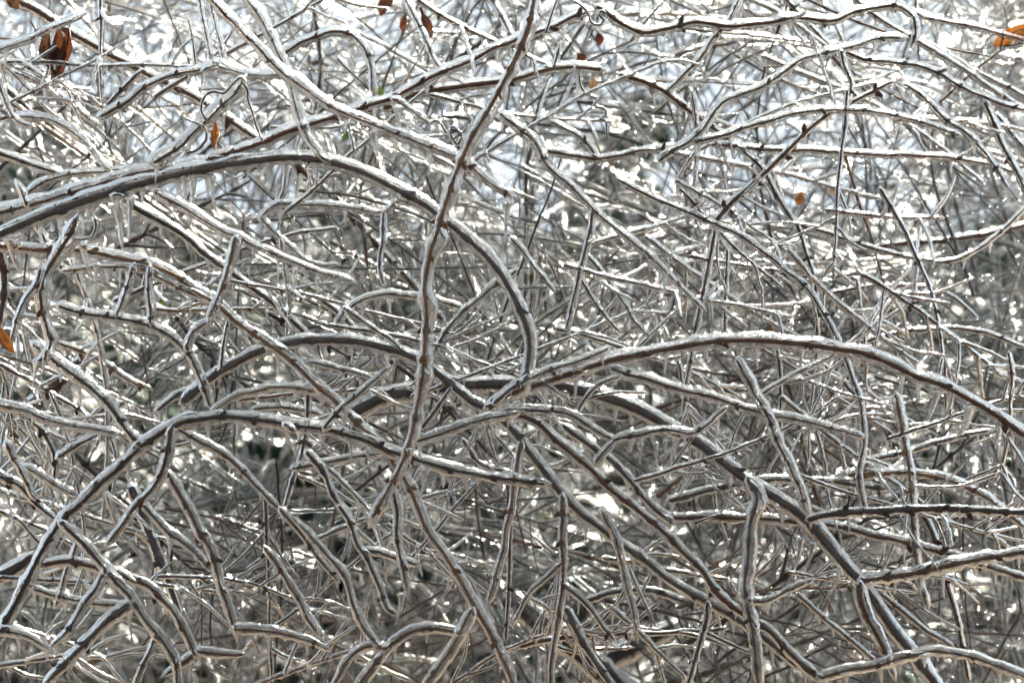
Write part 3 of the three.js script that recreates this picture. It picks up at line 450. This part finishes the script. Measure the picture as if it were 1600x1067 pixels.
// ---------------------------------------------------------------- the softer twigs just behind, each one of its own
{
  const R = rng(4242), used = new Set(things.map((t) => t.g.userData.label));
  const lm = landmarks.map((l) => { const c = []; for (let i = 0; i < l.pix.length - 1; i++) for (let k = 0; k < 4; k++) c.push([mixn(l.pix[i][0], l.pix[i + 1][0], k / 4), mixn(l.pix[i][1], l.pix[i + 1][1], k / 4)]); return { key: l.key, c: c.filter(([x, y]) => x > 0 && x < 1600 && y > 0 && y < 1067) }; });
  let made = 0;
  for (let tries = 0; tries < 3000 && made < 200; tries++) {
    const x = R() * 1640 - 20, y = R() ** 0.8 * 1100 - 15, d = 2.5 + 44 * R() ** 1.9, len = (190 + 380 * R()) * (d < 12 ? 0.75 : 1);
    let ang; const k = R(); ang = k < 0.42 ? 0.55 + 0.5 * (R() - 0.5) : k < 0.62 ? -0.5 + 0.5 * (R() - 0.5) : k < 0.8 ? 1.5 + 0.5 * (R() - 0.5) : 0.1 + 0.4 * (R() - 0.5);
    const bend = (R() - 0.35) * 0.9, w = 3.4 + 3.6 * R() ** 2 + (R() < 0.07 ? 5 : 0), ic = Math.max(w + 3, 7 + 5 * R());
    const pts = []; let a = ang - bend / 2, X = x - Math.cos(ang) * len / 2, Y = y - Math.sin(ang) * len / 2; const n = 5;
    for (let i = 0; i <= n; i++) { pts.push([X, Y]); const aa = a + bend * i / n + 0.12 * (R() - 0.5); X += Math.cos(aa) * len / n; Y += Math.sin(aa) * len / n; }
    const m = pts[3]; if (m[0] < 5 || m[0] > 1595 || m[1] < 5 || m[1] > 1062) continue;
    let best = [1e9]; for (const l of lm) for (const [lx, ly] of l.c) { const q = Math.hypot(lx - m[0], ly - m[1]); if (q < best[0]) best = [q, l.key, lx, ly]; }
    const rel = best[0] < 16 ? 'behind' : Math.abs(best[2] - m[0]) > Math.abs(best[3] - m[1]) ? (m[0] < best[2] ? 'left of' : 'right of') : (m[1] < best[3] ? 'above' : 'below');
    const dir = Math.abs(Math.cos(ang)) < 0.36 ? 'upright' : Math.abs(Math.sin(ang)) < 0.25 ? 'nearly level' : ang > 0 ? 'falling right' : 'rising right';
    const label = `${w > 8 ? 'stout' : w > 4.6 ? 'slim' : 'thin'} ${Math.abs(bend) > 0.3 ? 'bowed' : 'straight'} ${d > 22 ? 'blurred' : 'iced'} twig ${dir}, ${rel} ${best[1]}`;
    if (used.has(label)) continue; used.add(label); made++;
    const kind = R() < 0.45 ? 'brown' : R() < 0.35 ? 'tan' : R() < 0.5 ? 'dark' : R() < 0.5 ? 'red' : 'grey';
    const t = T('twig', label, kind, d - 3 * R(), d + 4 * R(), w, ic, pts.map((p) => p.map((v) => v.toFixed(0)).join(',')).join(' '), { coarse: 0.45, iceRadial: 8, radial: 6, buds: d < 15 ? 0.6 : 0, drip: 1.2, beads: d < 20 ? 0.7 : 0, coat: d > 9 ? iceFar[2] : ice, group: 'softer twigs behind the sharp branches', node: 0.03, tipped: true });
    const ns = 2 + Math.floor(R() * 5) + (y > 480 && d < 20 ? 4 : 0);
    for (let s = 0; s < ns; s++) {
      const u = 0.6 + 4.2 * R(), i = Math.floor(u), q = [0, 1].map((k) => mixn(pts[i][k], pts[i + 1][k], u - i)), loc = Math.atan2(pts[i + 1][1] - pts[i][1], pts[i + 1][0] - pts[i][0]);
      const sa = loc + (s % 2 ? 1 : -1) * (0.3 + 0.85 * R()), cv = 0.7 * (R() - 0.5), sl = 30 + 100 * R() * R() + (y > 480 ? 70 * R() : 0); S(t, d, d - 4 + 9 * R(), w * 0.6, ic * 0.72, `${q[0].toFixed(0)},${q[1].toFixed(0)} ${(q[0] + Math.cos(sa) * sl * 0.5).toFixed(0)},${(q[1] + Math.sin(sa) * sl * 0.5).toFixed(0)} ${(q[0] + Math.cos(sa) * sl * 0.5 + Math.cos(sa + cv) * sl * 0.5).toFixed(0)},${(q[1] + Math.sin(sa) * sl * 0.5 + Math.sin(sa + cv) * sl * 0.5).toFixed(0)}`, { coarse: 0.5, iceRadial: 7, radial: 5, buds: 0, beads: 0, tipped: true, coat: d > 9 ? iceFar[2] : ice }); }
  }
  console.log('soft twigs', made);
}
// ---------------------------------------------------------------- the mass of twigs farther back: nobody could count them
{
  const R = rng(99), heap = new THREE.Group(); heap.name = 'twig_thicket'; heap.userData = { kind: 'stuff', label: 'tangled mass of ice-coated twigs filling the blurred background', category: 'thicket' }; scene.add(heap);
  const dropGeo = new THREE.SphereGeometry(1, 8, 6);
  const variants = [];
  for (let v = 0; v < 6; v++) {
    const wood = [], icy = []; const L = 0.45 + 0.25 * R();
    const main = [V(-L / 2, -0.05, 0), V(-L * 0.2, 0.03 + 0.04 * R(), 0.03 * (R() - 0.5)), V(L * 0.15, 0.04 + 0.03 * R(), 0.05 * (R() - 0.5)), V(L / 2, -0.03 * R(), 0)];
    const shoot = (pts, w, ic, s) => { const l = limb(pts, w, ic, { seed: s, coarse: 0.8, iceRadial: 6, radial: 4, drip: 0.7, lump: 0.2, tipped: true, node: 0.03 }); wood.push(l.wood); icy.push(l.ice); };
    shoot(main, 0.0034, 0.009, 1000 + v * 50);
    const c = new THREE.CatmullRomCurve3(main);
    for (let k = 0; k < 20; k++) {
      const p = c.getPointAt(0.05 + 0.9 * R()), a = R() * 6.283, dir = V((R() - 0.25) * 1.4, Math.cos(a), Math.sin(a)).normalize(), l = 0.06 + 0.16 * R();
      const q = p.clone().addScaledVector(dir, l * 0.5).add(V(0, 0.01 * (R() - 0.3), 0)), e = p.clone().addScaledVector(dir, l).add(V(0.02 * (R() - 0.5), -0.01, 0.02 * (R() - 0.5)));
      shoot([p, q, e], 0.0015 + 0.001 * R(), 0.0048 + 0.0028 * R(), 1001 + v * 50 + k);
      if (R() < 0.75) { const e2 = q.clone().add(V((R() - 0.5) * 0.09, (R() - 0.5) * 0.09, (R() - 0.5) * 0.09)); shoot([q, q.clone().lerp(e2, 0.5).add(V(0, 0.004, 0)), e2], 0.0013, 0.0046, 1030 + v * 50 + k); }
    }
    for (let k = 0; k < 8; k++) { const p = c.getPointAt(R()); const g = icicle(0.012 + 0.03 * R(), 0.004, 0.1 * (R() - 0.5), 50 + k); g.translate(p.x, p.y - 0.002, p.z); icy.push(g); }
    for (let k = 0; k < 80; k++) { // frozen drops on the twigs
      const src = wood[Math.floor(R() * wood.length)].attributes.position, i = Math.floor(R() * src.count), r = 0.0022 + 0.0025 * R(), g = dropGeo.clone(); g.scale(r, r * (1 + 0.8 * R()), r); g.rotateY(R() * 6); g.translate(src.getX(i), src.getY(i) - r * 0.6, src.getZ(i)); icy.push(g);
    }
    variants.push([mergeGeometries(icy), mergeGeometries(wood)]);
  }
  const spots = variants.map(() => []);
  const M = new THREE.Matrix4(), q = new THREE.Quaternion(), e = new THREE.Euler();
  for (let k = 0; k < 300; k++) {
    const d = 0.3 + 1.15 * R() ** 1.1, x = -150 + 1900 * R(), y = k % 7 === 0 ? -80 + 260 * R() : -60 + 1300 * R() ** 0.85, p = at(x, y, d);
    e.set((R() - 0.5) * 1.2, (R() - 0.5) * (d < 0.55 ? 0.7 : 2.2), (R() < 0.62 ? -0.55 : R() < 0.5 ? 0.7 : 1.5) + (R() - 0.5) * 0.9); q.setFromEuler(e);
    const s = 0.8 + 0.5 * R(); M.compose(p, q, V(s, s, s)); spots[k % 6].push(M.clone());
  }
  variants.forEach(([gi, gw], v) => {
    for (const [g, m, n] of [[gi, iceFar[v % 3], 'ice_coats'], [gw, bark[['brown', 'dark', 'tan', 'grey', 'brown', 'tan'][v]], 'twigs']]) {
      const im = lights(new THREE.InstancedMesh(g, m, spots[v].length)); im.name = n; spots[v].forEach((mm, i) => im.setMatrixAt(i, mm)); im.userData.kind = 'stuff'; heap.add(im);
    }
  });
}

// ---------------------------------------------------------------- dead and green leaves caught among the twigs
{
  const tone = { rust: [0.13, 0.04, 0.016], brown: [0.12, 0.055, 0.025], amber: [0.3, 0.11, 0.022], orange: [0.38, 0.14, 0.03], tan: [0.34, 0.19, 0.09], green: [0.12, 0.2, 0.03] }, mats = {};
  const mottle = dataTex(256, (x, y) => { const k = 0.55 + 0.45 * (0.5 * per(x, y, 256, 7, 71) + 0.5 * per(x, y, 256, 40, 72)), sp = per(x, y, 256, 22, 73) > 0.85 ? 0.6 : 1; return [k * sp, k * sp, k * sp]; }, true);
  for (const k in tone) mats[k] = new THREE.MeshPhysicalMaterial({ name: `leaf_${k}`, color: new THREE.Color().setRGB(...tone[k]), map: mottle, roughness: 0.95, transmission: 0.35, thickness: 0, side: THREE.DoubleSide });
  const leaf = (label, x, y, d, len, wid, ang, curl, kind, seed) => {
    const L = px(len, d), W = px(wid, d), nu = 16, nv = 8, pos = [], uv = [], idx = [];
    for (let j = 0; j <= nu; j++) for (let i = 0; i <= nv; i++) {
      const t = j / nu, s = i / nv * 2 - 1, half = W / 2 * Math.sin(Math.PI * Math.min(0.985, t * 0.93 + 0.05)) ** 0.75 * (1 + 0.1 * noise(t * 9, s > 0 ? 1 : 5, seed));
      const a = s * curl * (0.6 + 0.5 * t); pos.push(half * (Math.abs(curl) > 0.05 ? Math.sin(a) / curl : s), -t * L, half * (1 - Math.cos(a)) * 0.9 + L * 0.16 * Math.sin(t * 3 + seed) + L * 0.07 * noise(t * 4, s * 2, seed) + L * 0.05 * noise(t * 9, s * 5, seed) - 0.02 * L * (1 - Math.abs(s))); uv.push(s * 0.5 + 0.5, t);
    }
    for (let j = 0; j < nu; j++) for (let i = 0; i < nv; i++) { const q = j * (nv + 1) + i; idx.push(q, q + nv + 1, q + 1, q + 1, q + nv + 1, q + nv + 2); }
    const g = new THREE.BufferGeometry(); g.setAttribute('position', new THREE.Float32BufferAttribute(pos, 3)); g.setAttribute('uv', new THREE.Float32BufferAttribute(uv, 2)); g.setIndex(idx); g.computeVertexNormals();
    const t = new THREE.Group(); t.name = numbered(kind === 'green' ? 'green_leaf' : 'dead_leaf'); t.userData = { label, category: 'leaf', group: 'leaves caught in the thicket' };
    const b = lights(new THREE.Mesh(g, mats[kind])); b.name = 'blade'; t.add(b);
    const fr = frames([V(0, L * 0.22, 0.02 * L), V(0, L * 0.08, 0), V(0, -L * 0.2, L * 0.16 * Math.sin(0.6 + seed) - 0.015 * L), V(0, -L * 0.55, L * 0.16 * Math.sin(1.65 + seed) - 0.015 * L)], L / 14, V(0, 0, 1));
    const st = lights(new THREE.Mesh(sweep(fr, 5, (i) => L * 0.018 * (1 - 0.6 * i / fr.length), (i) => fr[i].p, 8, { tip: 0, round: 0.003 }), bark.brown)); st.name = 'stalk'; t.add(st);
    t.position.copy(at(x, y, d / 100)); t.rotation.set(0, (hash(seed, 3, 1) - 0.5) * 0.9, ang); scene.add(t);
  };
  leaf('large shrivelled brown dead leaf hanging at upper left behind a pale twig', 56, 48, 9, 78, 56, 0.5, 1.6, 'brown', 1);
  leaf('shrivelled rust-coloured dead leaf, middle of the clump at upper left', 84, 40, 8, 88, 50, 0.05, 1.7, 'rust', 2);
  leaf('narrow rust-coloured dead leaf, rightmost of the clump at upper left', 108, 44, 7, 84, 28, -0.2, 1.4, 'rust', 22);
  leaf('dark dead leaf in the very top left corner', 8, -22, 8, 42, 30, 0.5, 0.8, 'brown', 3);
  leaf('rusty dead leaf at the top edge left of centre', 612, -22, 18, 50, 28, -0.35, 1.0, 'rust', 4);
  leaf('long red-brown dead leaf near the top left of the tall stem', 660, 10, 15, 52, 20, 0.2, 0.9, 'rust', 5);
  leaf('small dark red dead leaf between two larger ones near the top', 634, 22, 18, 30, 15, -0.1, 0.7, 'rust', 6);
  leaf('small red dead leaf right of the tall stem near the top', 932, 52, 24, 20, 17, 0.3, 0.6, 'rust', 7);
  leaf('small dark red leaf beside the thorny joint right of the tall stem', 902, 84, 24, 18, 20, 0.6, 0.6, 'rust', 8);
  leaf('tan dead leaf scrap below the thorny joint near top centre', 926, 122, 20, 22, 17, 0.1, 0.6, 'tan', 9);
  leaf('amber twisted dead leaf hanging beside the lumpy tendril vine', 334, 186, 1.5, 48, 20, 0.05, 1.5, 'amber', 10);
  leaf('small orange leaf glowing in the upper right above the sagging branch', 1252, 300, 34, 22, 17, -0.2, 0.5, 'orange', 11);
  leaf('small brown leaf right of the glowing orange one at upper right', 1296, 288, 36, 18, 14, 0.4, 0.5, 'tan', 12);
  leaf('orange-brown dead leaf cut by the right edge near the top', 1610, 42, 10, 62, 32, -1.1, 0.9, 'amber', 13);
  leaf('orange dead leaf at the left edge below the lumpy left vine', 2, 508, -1, 46, 24, 0.35, 0.9, 'orange', 14);
  leaf('tan-orange dead leaf low beside the hanging knobbly vine', 1118, 878, 10, 38, 20, 0.1, 0.8, 'tan', 15);
  leaf('small green leaf near the top behind the climbing rust branch', 592, 134, 18, 18, 10, 0.3, 0.4, 'green', 16);
  leaf('small green leaf below the climbing rust branch left of the tall stem', 546, 204, 24, 18, 14, -0.6, 0.4, 'green', 17);
  leaf('small green leaf in a gap by the two upright shoots at left', 252, 462, 16, 16, 9, 0.2, 0.4, 'green', 18);
  leaf('orange scrap of leaf just above the crown of the grey arch', 584, 262, 20, 14, 14, 0.9, 0.5, 'orange', 19);
}

renderer.render(scene, camera);
